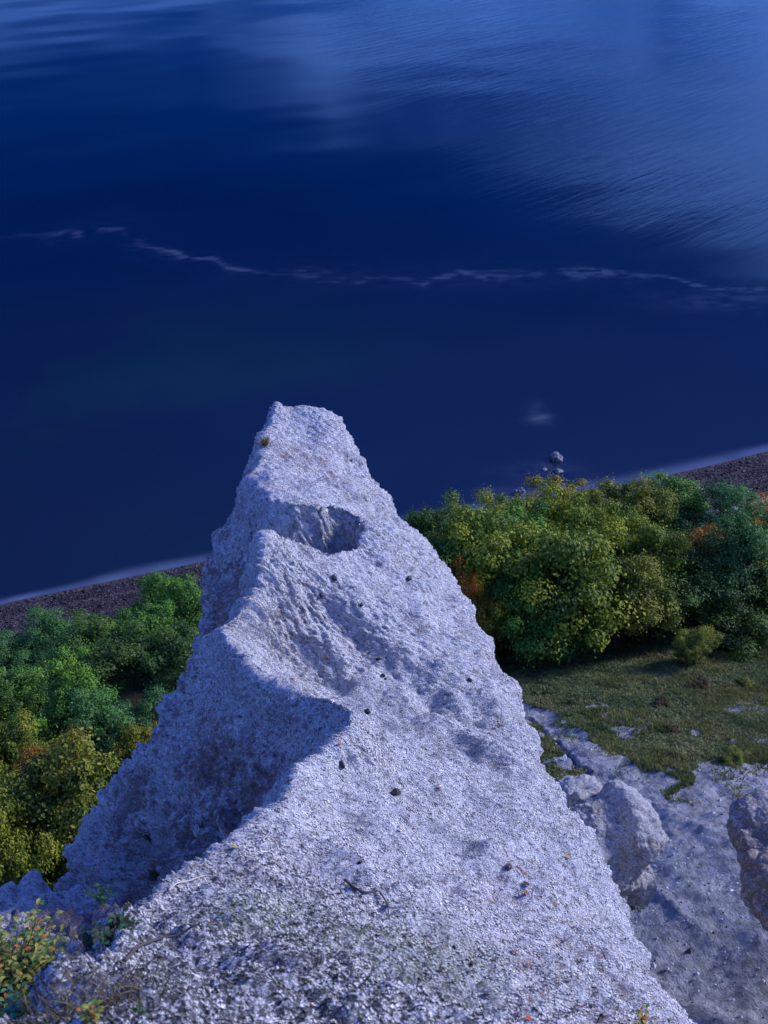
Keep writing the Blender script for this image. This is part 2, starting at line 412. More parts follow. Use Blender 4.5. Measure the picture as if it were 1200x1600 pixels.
m = Mat('sea_water')
c = m.mix(m.rng(m.noise(.02, 4), .35, .65), (.0000, .0026, .013), (.0000, .0036, .019))
c = m.mix(m.math('MULTIPLY', m.attr('teal'), .85), c, (.0003, .013, .015))
c = m.mix(m.math('MULTIPLY', m.attr('shallow'), .55), c, (.0015, .006, .018))
c = m.mix(m.math('MULTIPLY', m.attr('foam'), .10), c, (.30, .38, .58))
c = m.mix(m.math('MULTIPLY', m.attr('surf'), .22), c, (.28, .34, .52))
r1 = m.noise(1.0, 4, .6, m.stretch((.12, .75, 1), (0, 0, R(47))), .6); r2 = m.noise(.035, 1.5, .5, m.stretch((.6, 1, 1), (0, 0, R(30))))
b = m.bump(m.math('MULTIPLY', r1, m.attr('wind')), .11, .5); b = m.bump(r2, .35, 1.0, b)
M_SEA = m.done(c, m.rng(m.attr('foam'), 0, .8, .09, .6), b); m.b.inputs['IOR'].default_value = 1.33; m.b.inputs['Specular IOR Level'].default_value = .5
o = link('water', raw_mesh('water', WP, grid_faces(len(wy), len(wx)), [M_SEA], dict(wind=wind, foam=foam, surf=film, shallow=shal, teal=teal))); tag(o, kind='structure')

# ------------------------------------------------------------------ the chalk pinnacle
def curve(tab, yy, k=.10):
    """tab rows: ('p', u, v, y) by pixel ray or ('w', x, y, z-CAMZ); gives x(y), z(y) relative to camera height"""
    pts = []
    for r in tab:
        if r[0] == 'p': x, y, z = at(*r[1:]); pts.append((y, x, z - CAMZ))
        else: pts.append((r[2], r[1], r[3]))
    pts.sort(); a = np.array(pts)
    f = np.linspace(-10, 24, 3401); xx = np.interp(f, a[:, 0], a[:, 1]); zz = np.interp(f, a[:, 0], a[:, 2])
    n = max(3, int(k / .01) * 2 + 1); kk = np.hanning(n + 2)[1:-1]; kk /= kk.sum(); pad = n // 2
    xx = np.convolve(np.pad(xx, pad, 'edge'), kk, 'valid'); zz = np.convolve(np.pad(zz, pad, 'edge'), kk, 'valid')
    return np.interp(yy, f, xx), np.interp(yy, f, zz)
TIP = 18.5
yy = np.concatenate([np.linspace(-9, 1.3, 24), np.geomspace(1.35, 8, 720)[:-1], np.linspace(8, TIP, 860), TIP + np.linspace(.012, 1.0, 60), np.linspace(TIP + 1.1, 24, 20)])
yr = np.minimum(yy, TIP)
CT = [('w', -1.6, -9, -1.0), ('w', -1.6, 0, -2.2), ('p', 0, 1590, 2.7), ('p', 110, 1535, 3.3), ('p', 185, 1480, 3.9), ('p', 208, 1412, 4.6), ('p', 330, 1342, 5.6), ('p', 435, 1275, 6.8), ('p', 462, 1195, 7.9),
      ('p', 540, 1155, 8.45), ('p', 545, 1100, 9.1), ('p', 475, 1075, 9.7), ('p', 400, 1045, 10.3), ('p', 352, 1000, 11.2), ('p', 350, 960, 11.8), ('p', 398, 912, 12.5), ('p', 412, 838, 13.25),
      ('p', 432, 812, 13.95), ('p', 440, 793, 14.5), ('p', 418, 775, 15.0), ('p', 393, 752, 15.8), ('p', 412, 700, 17.2), ('p', 428, 640, 18.4)]
ET = [('w', 3.2, -9, -2.2), ('w', 2.0, 0, -3.2), ('w', 2.1, 3, -5.7), ('p', 1050, 1590, 5.5), ('p', 1000, 1500, 6.5), ('p', 935, 1370, 8), ('p', 860, 1232, 10), ('p', 800, 1092, 12), ('p', 740, 960, 14), ('p', 645, 825, 16),
      ('p', 588, 740, 17.5), ('p', 528, 662, 18.4)]
LT = [('w', -5, -9, -5.5), ('w', -4, 0, -6), ('w', -4.1, 3, -7.6), ('w', -3.3, 5, -9.0), ('w', -2.7, 7, -10.2), ('p', 245, 1432, 8), ('p', 190, 1460, 9), ('p', 125, 1445, 10), ('p', 108, 1395, 11), ('p', 128, 1312, 12), ('p', 222, 1205, 12.6), ('p', 258, 1150, 13.2),
      ('p', 276, 1080, 14), ('p', 320, 948, 15), ('p', 339, 850, 16), ('p', 370, 770, 17), ('p', 404, 706, 17.8), ('p', 418, 648, 18.4)]
cx, cz = curve(CT, yr); ex, ez = curve(ET, yr, .5); lx, lz = curve(LT, yr, .25)
def prof(k, vals, yv): return np.interp(yv, k, vals)
W_ = ex - cx
# how the right-hand face sags between crest and shoulder (rows near the bowl are hollow, rows near the tip swell)
sag = prof([0, 3, 6, 9, 10.5, 12, 13, 13.9, 14.7, 16, 17.3, 18.4], [.25, .25, .2, -.10, -.45, -.55, -.15, .02, .42, .36, .10, .0], yr)
def col(px, pz): return np.stack([px, pz], -1)
sad = sstep(yr, 11.2, 10.0)                    # 1 where the left side ends on the gully floor instead of falling away
cols_ = [col(ex + 11, ez - 32), col(ex + 4.2, ez - 15), col(ex + 1.3, ez - 4.6), col(ex + .32, ez - .95), col(ex, ez),
         col(ex - .18 * W_, ez + .20 * (cz - ez) + .25 * sag), col(ex - .42 * W_, ez + .46 * (cz - ez) + .9 * sag), col(ex - .66 * W_, ez + .66 * (cz - ez) + 1.0 * sag), col(ex - .86 * W_, ez + .86 * (cz - ez) + .7 * sag), col(cx + .10, cz - .01 + .1 * sag), col(cx, cz + .03),
         col(cx - .10, cz - .12), col(cx + .22 * (lx - cx), cz + .33 * (lz - cz)), col(cx + .52 * (lx - cx), cz + .60 * (lz - cz)), col(cx + .82 * (lx - cx), cz + .86 * (lz - cz)), col(lx, lz),
         col(lx - .35 - 1.0 * sad, lz - 1.4 + 1.3 * sad), col(lx - 1.1 - 1.8 * sad, lz - 5 + 4.5 * sad), col(lx - 4 - 2 * sad, lz - 16 + 9 * sad), col(lx - 10, lz - 30)]
wts = [.12, .3, .9, 1, 1, 1, 1, 1, 1, 1, 1, 1, 1, 1, 1, .8, .6, .25, .1]
K = np.stack(cols_, 1)                         # rows, k, 2
Wt = np.array(wts)
for it in range(3):
    a, b_ = K[:, :-1], K[:, 1:]
    q = np.stack([.75 * a + .25 * b_, .25 * a + .75 * b_], 2).reshape(K.shape[0], -1, 2)
    K = np.concatenate([K[:, :1], q, K[:, -1:]], 1)
    nw = np.interp(np.linspace(0, 1, K.shape[1] - 1), np.linspace(0, 1, len(Wt)), Wt); Wt = nw
NC = 1060
seg = np.linalg.norm(np.diff(K, axis=1), axis=2) * Wt[None]
cum = np.concatenate([np.zeros((len(yy), 1)), np.cumsum(seg, 1)], 1); cum /= cum[:, -1:]
# sample positions are shared smoothly between rows
tt = np.linspace(0, 1, NC); PX = np.empty((len(yy), NC)); PZ = np.empty_like(PX)
for i in range(len(yy)):
    PX[i] = np.interp(tt, cum[i], K[i, :, 0]); PZ[i] = np.interp(tt, cum[i], K[i, :, 1])
PY = np.repeat(yy[:, None], NC, 1)
# beyond the tip the far side drops away
bk = np.clip(PY - TIP, 0, None); PZ = PZ - 3.6 * bk ** .8 * (bk > 0) - 6 * np.clip(bk - 1, 0, None)
PX = PX + (PX - (cx + .5 * W_)[:, None]) * .0
P = np.stack([PX, PY, PZ + CAMZ], -1)
_sub = P[::3, ::4]; _ok = (_sub[..., 1] > 1.5) & (_sub[..., 1] < TIP); _sub = _sub[_ok]
def refresh():
    global _sub, _su, _sv, _sd
    _sub = P[::3, ::4][_ok]; _su, _sv, _sd = project(_sub)
refresh()
def spt(u, v):
    for q in (5, 9, 16, 30):
        i = np.flatnonzero((np.abs(_su - u) < q) & (np.abs(_sv - v) < q))
        if len(i): i = i[_sd[i] < _sd[i].min() + .8]; k = i[np.argmin((_su[i] - u) ** 2 + (_sv[i] - v) ** 2)]; return _sub[k]
def pit(u, v, y, sx, sy, depth, power=2, rot=0):
    if y: x0, y0, _ = at(u, v, y)
    else: x0, y0, _ = spt(u, v)
    dx = P[..., 0] - x0; dy = P[..., 1] - y0
    if rot: c_, s_ = math.cos(rot), math.sin(rot); dx, dy = c_ * dx + s_ * dy, -s_ * dx + c_ * dy
    r = ((dx / sx) ** 2 + (dy / sy) ** 2)
    P[..., 2] -= depth * np.exp(-r ** (power / 2))
# the hollow behind the second knob, its drain to the left, bowls and swells
pit(470, 735, None, .45, .55, .16)
pit(475, 1000, None, .85, .70, .38)
pit(430, 975, None, .40, .50, .20)
pit(720, 1150, None, .6, 1.5, .16, 2, .3)
pit(700, 1300, None, .5, 1.4, .12, 2, .3)
pit(560, 1420, None, .8, .5, -.10)
pit(700, 1540, None, .5, .5, .10)
pit(395, 1170, 8.9, .5, .7, .6)
pit(380, 1140, 9.7, .5, .5, .35)
pit(505, 650, 18.3, .2, .4, -.06)
pit(432, 634, 18.3, .15, .3, -.12)
refresh()
HOL = [tuple(spt(u, v)[:2]) for u, v in ((402, 800), (428, 786), (455, 786), (478, 788), (500, 789), (525, 790), (548, 798), (565, 813), (574, 832), (567, 846), (547, 856), (513, 858), (473, 850), (437, 838), (412, 838), (392, 822))]
hx, hy = P[..., 0] + .05 * vnoise(P, 5, 640), P[..., 1] + .05 * vnoise(P, 5, 641)
_in = inpoly(hx, hy, HOL); _de = segd(hx, hy, HOL + HOL[:1])
P[..., 2] -= np.where(_in, .80 * sstep(_de, -.03, .24), 0)
Nn = grid_normals(P); Nn *= np.sign(Nn[..., 2:3].mean() + 1e-9)
vis = sstep(P[..., 2], 30, 34)
# coarse to fine relief
edge_r = sstep(np.abs(tt[None] - .5), 0, .4)
fur = np.stack([P[..., 1] + .8 * P[..., 0] + .25 * vnoise(P, 1.0, 202), P[..., 0] * .16, P[..., 2] * .16], -1)
big = .085 * (1 - 2 * np.abs(fbm(fur, 1.15, 2, 203))) * sstep(np.abs(P[..., 1] - 16), 1.5, 4) + .10 * fbm(P, .9, 2, 201) + .085 * vnoise(P, 2.1, 204)
mid = .020 * fbm(P, 4.2, 2, 211)
# runnels down the fall line of the faces
tX = np.cumsum(np.linalg.norm(np.diff(P, axis=1, prepend=P[:, :1]), axis=2), 1)
run_c = np.stack([P[..., 1] * 2.6 + 1.15 * P[..., 0], P[..., 0] * .55, P[..., 2] * .35], -1)
run = .024 * fbm(run_c, 1.0, 2, 221)
rub = .5 + .5 * vnoise(P, 1.4, 231)
near = sstep(P[..., 1], 7.5, 3.0)
l2 = cells(P, 21.0, 251); l3 = cells(P, 46.0, 261)
rid = 1 - np.abs(fbm(P, 7, 4, 277, .6))
lump = .018 * (l2 - .45) * (.4 + rub) + .022 * (l3 - .45) + .055 * near * (l2 - .5) + .012 * fbm(P, 22, 4, 271, .75) + .030 * (.35 + .65 * sstep(Nn[..., 2], .93, .65)) * fbm(np.stack([P[..., 1] + .75 * P[..., 0], P[..., 0] * .30, P[..., 2] * .38], -1), 21, 4, 275, .72)
yl = (np.arange(NC)[None] - np.argmin(np.abs(PX - cx[:, None]), 1)[:, None]).astype(float)
lw_ = sstep(yl, 5, 110); rc2 = np.stack([P[..., 0] * 1.1 + .25 * vnoise(P, 1.5, 6), P[..., 1] * 1.1, P[..., 2] * .28], -1)
rib = (1 - 2.2 * np.abs(fbm(rc2, 1.15, 3, 601))) ; crag = 1 - 2 * np.abs(fbm(P, 2.4, 3, 611, .55))
lump = lump + lw_ * (.30 * (rib - .50) + .07 * (crag - .35)) + 0
fr = np.stack([P[..., 1] * 1.9 + .85 * P[..., 0], P[..., 0] * .35, P[..., 2] * .35], -1)
ed_ = sstep(np.abs(np.arange(NC)[None] - np.argmin(np.abs(PX - ex[:, None]), 1)[:, None]).astype(float), 130, 10)
lump = lump + ed_ * .09 * sstep(P[..., 1], 18.3, 16) * (fbm(P, 3.2, 4, 631, .36)) + lw_ * .05 * fbm(P * np.array([1, 1, .5]), 9, 4, 633, .7)
lump = lump + (1 - lw_) * .014 * (1 - 2 * np.abs(fbm(fr, 1.6, 3, 621)))
disp = big + mid + run + lump
# sharp pits where flints have dropped out
ph = cells(P, 3.4, 281); disp -= .03 * sstep(ph, .90, .96)
P = P + Nn * disp[..., None]
# colouring masks
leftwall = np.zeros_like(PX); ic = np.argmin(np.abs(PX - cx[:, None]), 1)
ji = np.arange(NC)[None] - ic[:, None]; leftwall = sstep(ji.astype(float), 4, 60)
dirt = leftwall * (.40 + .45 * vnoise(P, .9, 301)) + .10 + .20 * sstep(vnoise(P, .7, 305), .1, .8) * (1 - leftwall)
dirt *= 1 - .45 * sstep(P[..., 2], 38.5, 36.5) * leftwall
crust = sstep(P[..., 1] + .9 * PX * 0 + .8 * vnoise(P, 1.1, 311), 6.4, 3.6) * sstep(PX, 1.3, -.3) * 1.0 + .06
crust = np.maximum(crust, .45 * sstep(ji.astype(float), -40, 0) * sstep(ji.astype(float), 170, 40) * (.5 + .5 * vnoise(P, 1.3, 313)))
mossm = np.zeros_like(PX)
for (u, v, y_, r_) in ((690, 1545, 0, .45), (640, 1500, 4.6, .4), (400, 1440, 4.9, .35), (440, 1425, 5.0, .3), (560, 1480, 4.8, .35), (700, 1500, 4.9, .4)):
    a_, b_, _ = spt(u, v); mossm = np.maximum(mossm, .5 * np.exp(-((PX - a_) ** 2 + (PY - b_) ** 2) / r_ ** 2))
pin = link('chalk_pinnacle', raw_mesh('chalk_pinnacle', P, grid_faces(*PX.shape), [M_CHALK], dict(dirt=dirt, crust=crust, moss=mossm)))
tag(pin, 'huge pale chalk pinnacle with a jagged crest rising above the trees to a blunt tip', 'rock pinnacle')
PU, PV, PD = project(P)
_sel = (PY > 1.3) & (PY < TIP + .1) & (PU > -50) & (PU < 1250) & (PV > 600) & (PV < 1700)
SU, SV, SDp, SPs = PU[_sel], PV[_sel], PD[_sel], P[_sel]; SN = Nn[_sel]
def surf(u, v, r=4):
    s = (np.abs(SU - u) < r) & (np.abs(SV - v) < r)
    i = np.flatnonzero(s)
    if len(i) == 0: return surf(u, v, r * 2)
    d = SDp[i]; i = i[d < d.min() + .35]
    j = i[np.argmin((SU[i] - u) ** 2 + (SV[i] - v) ** 2)]
    return Vector(SPs[j]), Vector(SN[j])

# ------------------------------------------------------------------ other chalk rocks
def rock(name, mat, c, ax, seed, res=220, rotz=0, tilt=0, amp=1.0, boxy=3.0, label=None, cat='rock', dirt_=.5, fine=1, group=None, cut=None):
    th = np.linspace(0, 2 * math.pi, res * 2 + 1)[None]; ph = np.linspace(.0, math.pi, res)[:, None]
    d = np.stack([np.cos(th) * np.sin(ph), np.sin(th) * np.sin(ph), np.cos(ph) * np.ones_like(th)], -1)
    r = (np.abs(d) ** boxy).sum(-1) ** (-1 / boxy)
    p = d * r[..., None]
    p = p + .22 * np.stack([vnoise(p + seed, 1.1, seed), vnoise(p + seed, 1.1, seed + 1), vnoise(p + seed, 1.1, seed + 2)], -1)
    p[..., 0] += .0
    p = p * np.array(ax)
    n = d / np.array(ax); n /= np.linalg.norm(n, axis=-1, keepdims=True)
    s = max(ax)
    q = p + seed * 3.1
    h = amp * s * (.13 * fbm(q, 1.6 / s, 3, seed + 5) + .07 * (np.abs(vnoise(q * np.array([1, 1, .5]), 4.5 / s, seed + 7)) - .4))
    if fine: h = h + .05 * (cells(q, 5.5, seed) - .45) + .03 * (cells(q, 12., seed + 3) - .4) + .03 * fbm(q, 7, 2, seed + 9)
    p = p + n * h[..., None]
    if cut: p = cut(p)
    Rm = np.array(Matrix.Rotation(rotz, 3, 'Z') @ Matrix.Rotation(tilt, 3, 'Y'))
    p = p @ Rm.T
    dr = np.full(p.shape[:2], dirt_) + .3 * vnoise(q, 2.0 / s, seed + 11)
    me = raw_mesh(name, p, grid_faces(*p.shape[:2])[:, ::-1], [mat], dict(dirt=dr, crust=np.full(dr.shape, .25), moss=np.zeros_like(dr)))
    o = link(name, me); o.location = c
    if label: tag(o, label, cat, group)
    return o
x, y, z = at(950, 1320, 20.5)
rock('chalk_block', M_CHALK2, (x + .12, y, z - .3), (1.15, 1.2, 2.0), 11, rotz=.3, tilt=-.22, label='weathered chalk block with brown hollowed side standing above the scree beside the pinnacle', dirt_=.25)
x, y, z = at(905, 1262, 21.3)
rock('chalk_shoulder', M_CHALK2, (x - .1, y, z - 1.35), (.85, .9, 2.1), 16, rotz=.5, tilt=.10, label='paler rounded chalk knob joined behind the left of the weathered block', dirt_=.1)
x, y, z = at(1225, 1355, 19.5)
rock('chalk_buttress', M_CHALK2, (x + .62, y, z + .05), (2.2, 2.0, 1.15), 23, rotz=-.25, tilt=-.30, amp=1.3, label='ribbed chalk buttress with dark overhang cut by the right edge of the view', dirt_=.55, res=240)
x, y, z = at(20, 1450, 8.6)
rock('chalk_outcrop', M_CHALK, (x - .35, y + .2, z - 1.0), (1.3, 1.1, .85), 31, rotz=.3, tilt=.12, amp=1.7, boxy=1.8, label='shaded chalk outcrop behind the leafy shrub at the lower left', dirt_=.05)
# far-out sea boulders
M_WET = Mat('wet_rock'); _c = M_WET.mix(M_WET.rng(M_WET.noise(3, 4), .4, .6), (.05, .05, .06), (.14, .14, .16)); M_WET = M_WET.done(_c, .45, M_WET.bump(M_WET.noise(6, 4), .8, .1))
for (u, v, s, hgt, sd_, lb) in ((868, 717, .60, .55, 41, 'largest pointed boulder standing in the sea'), (872, 736, .38, .2, 43, 'low dark boulder in the sea just below the pointed boulder'),
                             (850, 734, .24, .14, 47, 'tiny boulder barely out of the sea beside the low dark boulder'), (812, 771, .42, .5, 53, 'small rounded boulder in the surf close to the golden trees')):
    x, y = sea_px(u, v)
    o = rock('sea_boulder', M_WET, (x, y, hgt * .1), (s, s * .9, hgt), sd_, res=40, boxy=2.0, amp=.9, label=lb, cat='boulder', fine=0, group='boulders in the sea')

# ------------------------------------------------------------------ foliage
def leaf_mat(name, rough=.6, trans=.25):
    m = Mat(name); c = m.attr('tint', True)
    oi = m.n('ShaderNodeObjectInfo'); hs = m.n('ShaderNodeHueSaturation'); m.l(c, hs.inputs['Color'])
    m.l(m.rng(oi.outputs['Random'], 0, 1, .85, 1.15), hs.inputs['Value'])
    m.done(hs.outputs[0], rough)
    tr = m.n('ShaderNodeBsdfTranslucent'); m.l(hs.outputs[0], tr.inputs[0]); mx = m.n('ShaderNodeMixShader'); mx.inputs[0].default_value = trans
    m.l(m.b.outputs[0], mx.inputs[1]); m.l(tr.outputs[0], mx.inputs[2])
    m.l(mx.outputs[0], m.t.nodes['Material Output'].inputs[0])
    return m.m
M_LEAF = leaf_mat('leaves')
m = Mat('bark'); M_BARK = m.done(m.mix(m.rng(m.noise(8, 4), .4, .6), (.05, .04, .035), (.10, .085, .07)), .9, m.bump(m.noise(20, 4), .8, .03))
rng = np.random.default_rng(7)
def leaves_geo(Pos, Nrm, size, colr, rg, long_=1.5):
    n = len(Pos)
    a = np.cross(Nrm, rg.normal(size=(n, 3))); a /= np.linalg.norm(a, axis=1, keepdims=True) + 1e-9
    b = np.cross(Nrm, a); b /= np.linalg.norm(b, axis=1, keepdims=True) + 1e-9
    s = size[:, None]
    V = np.stack([Pos - a * s * long_ * .5, Pos - b * s * .42 + Nrm * s * .10, Pos + a * s * long_ * .5, Pos + b * s * .42 + Nrm * s * .10], 1).reshape(-1, 3)
    Fq = np.arange(n * 4).reshape(-1, 4)
    cc = np.repeat(np.concatenate([colr, np.ones((n, 1))], 1), 4, 0)
    return V, Fq, cc
PAL = {  # (deep green, main, tip)
    'dark':   ((.014, .036, .014), (.026, .060, .020), (.060, .100, .026)),
    'teal':   ((.014, .042, .026), (.026, .078, .044), (.055, .130, .060)),
    'green':  ((.018, .052, .014), (.035, .095, .024), (.075, .150, .035)),
    'bright': ((.025, .075, .018), (.050, .135, .030), (.10, .20, .040)),
    'yellow': ((.030, .062, .014), (.085, .125, .018), (.19, .20, .025)),
    'gold':   ((.040, .055, .012), (.13, .125, .016), (.24, .18, .022)),
    'olive':  ((.022, .040, .012), (.058, .085, .018), (.16, .16, .028)),
    'brown':  ((.030, .022, .016), (.055, .038, .026), (.085, .055, .036)),
    'rust':   ((.050, .045, .016), (.15, .075, .020), (.28, .10, .022)),
}
def crown_mesh(pal, seed, n=38000, clumps=130, leaf=.085):
    """unit crown: about 1 m radius, z 0..1.9, many small leaves set in clumps"""
    rg = np.random.default_rng(seed); deep, main, tip = [np.array(x) for x in PAL[pal]]
    # clump centres: spread over several lobes so that the outline is uneven
    lob = rg.normal(size=(7, 3)) * np.array([.42, .42, .30]) + np.array([0, 0, 1.05]); lob[0] = (0, 0, 1.15)
    cc = []; cr = []
    for i in range(clumps):
        L_ = lob[rg.integers(len(lob))]; v = rg.normal(size=3); v /= np.linalg.norm(v); v[2] = v[2] * .9 + .12
        rr = rg.uniform(.28, .62); p = L_ + v * np.array([rr, rr, rr * .95])
        p[2] = max(p[2], .14); cc.append(p); cr.append(rg.uniform(.09, .23))
    cc = np.array(cc); cr = np.array(cr); hue = rg.uniform(0, 1, clumps)
    k = rg.integers(clumps, size=n); v = rg.normal(size=(n, 3)); v /= np.linalg.norm(v, axis=1, keepdims=True)
    v[:, 2] = np.abs(v[:, 2]) * np.where(rg.uniform(size=n) < .72, 1, -1)
    rr = np.abs(rg.normal(.86, .26, n))
    pos = cc[k] + v * (cr[k] * rr)[:, None] * np.array([1.15, 1.15, .75])
    # twiggy sprays poking out
    sp = rg.uniform(size=n) < .10; pos[sp] += v[sp] * rg.uniform(.0, .20, (sp.sum(), 1)); pos[:, 2] = np.maximum(pos[:, 2], .02)
    nrm = v * .9 + np.array([0, 0, .5]) + rg.normal(size=(n, 3)) * .35; nrm /= np.linalg.norm(nrm, axis=1, keepdims=True)
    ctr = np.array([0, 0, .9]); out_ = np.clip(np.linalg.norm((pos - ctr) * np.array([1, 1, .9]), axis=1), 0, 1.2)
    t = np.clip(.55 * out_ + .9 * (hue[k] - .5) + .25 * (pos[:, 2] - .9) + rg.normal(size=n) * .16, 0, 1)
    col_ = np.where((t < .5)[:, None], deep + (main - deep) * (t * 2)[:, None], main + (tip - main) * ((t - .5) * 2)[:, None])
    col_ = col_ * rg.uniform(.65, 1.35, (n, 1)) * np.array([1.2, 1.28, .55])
    return leaves_geo(pos, nrm, rg.uniform(.6, 1.25, n) * leaf, col_, rg)
CROWN = {}
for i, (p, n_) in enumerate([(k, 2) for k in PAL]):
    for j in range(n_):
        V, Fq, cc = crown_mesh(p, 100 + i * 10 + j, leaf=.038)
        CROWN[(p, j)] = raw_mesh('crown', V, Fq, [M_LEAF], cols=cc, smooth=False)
def trunk_mesh(seed):
    rg = random.Random(seed); lst = []
    for s in range(2):
        a = rg.uniform(0, 6.28); pts = [Vector((0.03 * s, 0, -.12))]
        for k in range(5): pts.append(pts[-1] + Vector((math.cos(a) * .05 + rg.uniform(-.04, .04), math.sin(a) * .05 + rg.uniform(-.04, .04), .24)))
        lst.append((pts, [.055, .048, .040, .031, .022, .012]))
        for k in range(5):
            b = pts[1 + k % 4]; a2 = rg.uniform(0, 6.28); q = [b]
            for i in range(3): q.append(q[-1] + Vector((math.cos(a2) * .17, math.sin(a2) * .17, .15 + rg.uniform(-.05, .05))))
            lst.append((q, [.024, .018, .012, .006]))
    return tubes_mesh('trunk', lst, M_BARK, 6)
TRUNK = [trunk_mesh(i) for i in range(4)]
tree_n = 0
def tree(u, vtop, y, width_px, pal, label, var=0, group=None, name='tree', hmin=1.0, minw=1.0):
    global tree_n
    x, _, zt = at(u, vtop, y); g = float(ground_z(x, y)); h = max(zt - g, hmin)
    slant = math.sqrt(x * x + y * y + (CAMZ - zt) ** 2); wr = width_px / 2 * slant / F
    e = empty(name, (x, y, g - .05), 0); tag(e, label, 'tree', group)
    rg = random.Random(tree_n * 7 + 3)
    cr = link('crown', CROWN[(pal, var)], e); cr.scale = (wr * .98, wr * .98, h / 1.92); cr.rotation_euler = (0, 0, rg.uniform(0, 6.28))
    t = link('trunk', TRUNK[tree_n % 4], e); t.scale = (wr * .8, wr * .8, h / 1.92); t.rotation_euler = (0, 0, rg.uniform(0, 6.28))
    tree_n += 1
    return e
GR = 'trees of the right-hand grove'; GL = 'trees of the left-hand wood'
RIGHT = [
 (672, 795, 60, 110, 'dark', 0, 'dark green tree half hidden by the pinnacle at the left end of the grove'),
 (722, 786, 62, 120, 'gold', 0, 'golden tree at the back of the grove, first golden one from the pinnacle'),
 (782, 782, 64, 120, 'yellow', 0, 'yellow green tree at the back of the grove below the small boulder in the surf'),
 (848, 774, 68, 130, 'gold', 1, 'golden tree at the back of the grove right of the small surf boulder'),
 (905, 772, 70, 120, 'gold', 0, 'golden brown tree at the back of the grove left of the tall olive tree'),
 (985, 740, 66, 130, 'olive', 0, 'tallest olive tree standing up against the sea at the back of the grove'),
 (1062, 764, 66, 130, 'green', 0, 'green tree at the back of the grove just right of the tall olive tree'),
 (1128, 782, 64, 130, 'teal', 0, 'blue green tree at the back of the grove below the dark beach'),
 (1192, 792, 66, 110, 'rust', 1, 'brownish tree at the back of the grove at the right edge below the beach'),
 (700, 838, 55, 150, 'green', 1, 'mid green tree against the pinnacle in the middle of the right grove'),
 (760, 815, 57, 150, 'olive', 1, 'olive tree between the golden back row and the dark gap beside the pinnacle'),
 (735, 885, 51, 85, 'rust', 0, 'orange red tree showing beside the right edge of the pinnacle'),
 (752, 940, 50, 90, 'olive', 0, 'low olive tree below the orange red tree'),
 (835, 806, 58, 170, 'green', 0, 'green tree behind the big yellow green tree'),
 (880, 818, 52.5, 240, 'yellow', 1, 'biggest yellow green tree at the front of the right grove reaching down to the meadow'),
 (818, 880, 52.5, 150, 'green', 1, 'green tree at the front of the grove on the left of the biggest tree'),
 (950, 800, 57, 160, 'yellow', 0, 'yellow tipped tree behind the right of the biggest tree'),
 (1030, 812, 56, 150, 'yellow', 1, 'bright yellow topped tree in the middle of the right grove'),
 (985, 880, 53, 160, 'olive', 1, 'brown olive tree at the front of the grove right of the biggest tree'),
 (1110, 818, 58, 130, 'rust', 0, 'rust brown tree behind the dark green trees on the right'),
 (1172, 826, 55, 150, 'teal', 1, 'blue green tree near the right edge in the middle of the grove'),
 (1060, 880, 54, 150, 'dark', 1, 'dark green tree above the lone small tree of the meadow'),
 (1130, 875, 54, 160, 'dark', 0, 'dark green tree at the front of the grove toward the right edge'),
 (1200, 890, 53, 150, 'olive', 0, 'dull olive tree at the front of the grove cut by the right edge'),
 (1240, 815, 60, 150, 'green', 0, 'green tree mostly outside the right edge behind the dull olive tree'),
]
for u, v, y, wp, pal, var, lb in RIGHT: tree(u, v, y, wp, pal, lb, var, GR)
LEFT = [
 (255, 906, 57, 130, 'bright', 0, 'bright green tree standing against the dark beach left of the pinnacle'),
 (225, 950, 52, 130, 'green', 0, 'green tree in front of the left of the bright beach side tree'),
 (295, 935, 53, 110, 'green', 1, 'green tree touching the pinnacle in front of the bright tree'),
 (20, 1005, 53, 120, 'teal', 0, 'blue green tree at the left edge just below the beach'),
 (85, 978, 55, 130, 'teal', 1, 'blue green tree below the beach, second from the left edge'),
 (150, 980, 54, 120, 'dark', 0, 'dark tree below the beach left of the bright green tree'),
 (125, 1025, 48, 150, 'dark', 1, 'dark tree in the middle of the left wood'),
 (240, 1000, 47, 170, 'dark', 1, 'broad dark tree beside the left edge of the pinnacle'),
 (30, 1070, 45, 140, 'green', 0, 'green tree at the left edge halfway down the wood'),
 (85, 1075, 42, 130, 'bright', 1, 'light green tree with a few yellow leaves in the middle of the left wood'),
 (220, 1095, 42, 120, 'teal', 0, 'blue green tree above the yellow tree near the pinnacle'),
 (165, 1115, 40, 150, 'teal', 1, 'pale blue green tree right of the light green one'),
 (10, 1145, 37, 130, 'olive', 0, 'olive tree at the left edge above the broad golden olive tree'),
 (95, 1160, 36, 100, 'rust', 1, 'orange tipped tree behind the broad golden olive tree'),
 (200, 1168, 37, 130, 'gold', 1, 'yellow tree next to the lower left edge of the pinnacle'),
 (75, 1185, 32, 250, 'olive', 1, 'broad golden olive tree nearest the viewer on the left'),
 (175, 1225, 32, 150, 'yellow', 0, 'yellow green tree between the broad golden olive tree and the pinnacle'),
 (10, 1230, 30, 150, 'olive', 0, 'olive tree at the left edge below the broad golden olive tree'),
 (120, 1290, 30, 150, 'olive', 1, 'low olive tree just above the chalk saddle'),
 (-40, 1060, 44, 120, 'dark', 0, 'dark tree mostly outside the left edge'),
]
for u, v, y, wp, pal, var, lb in LEFT: tree(u, v, y, wp, pal, lb, var, GL)
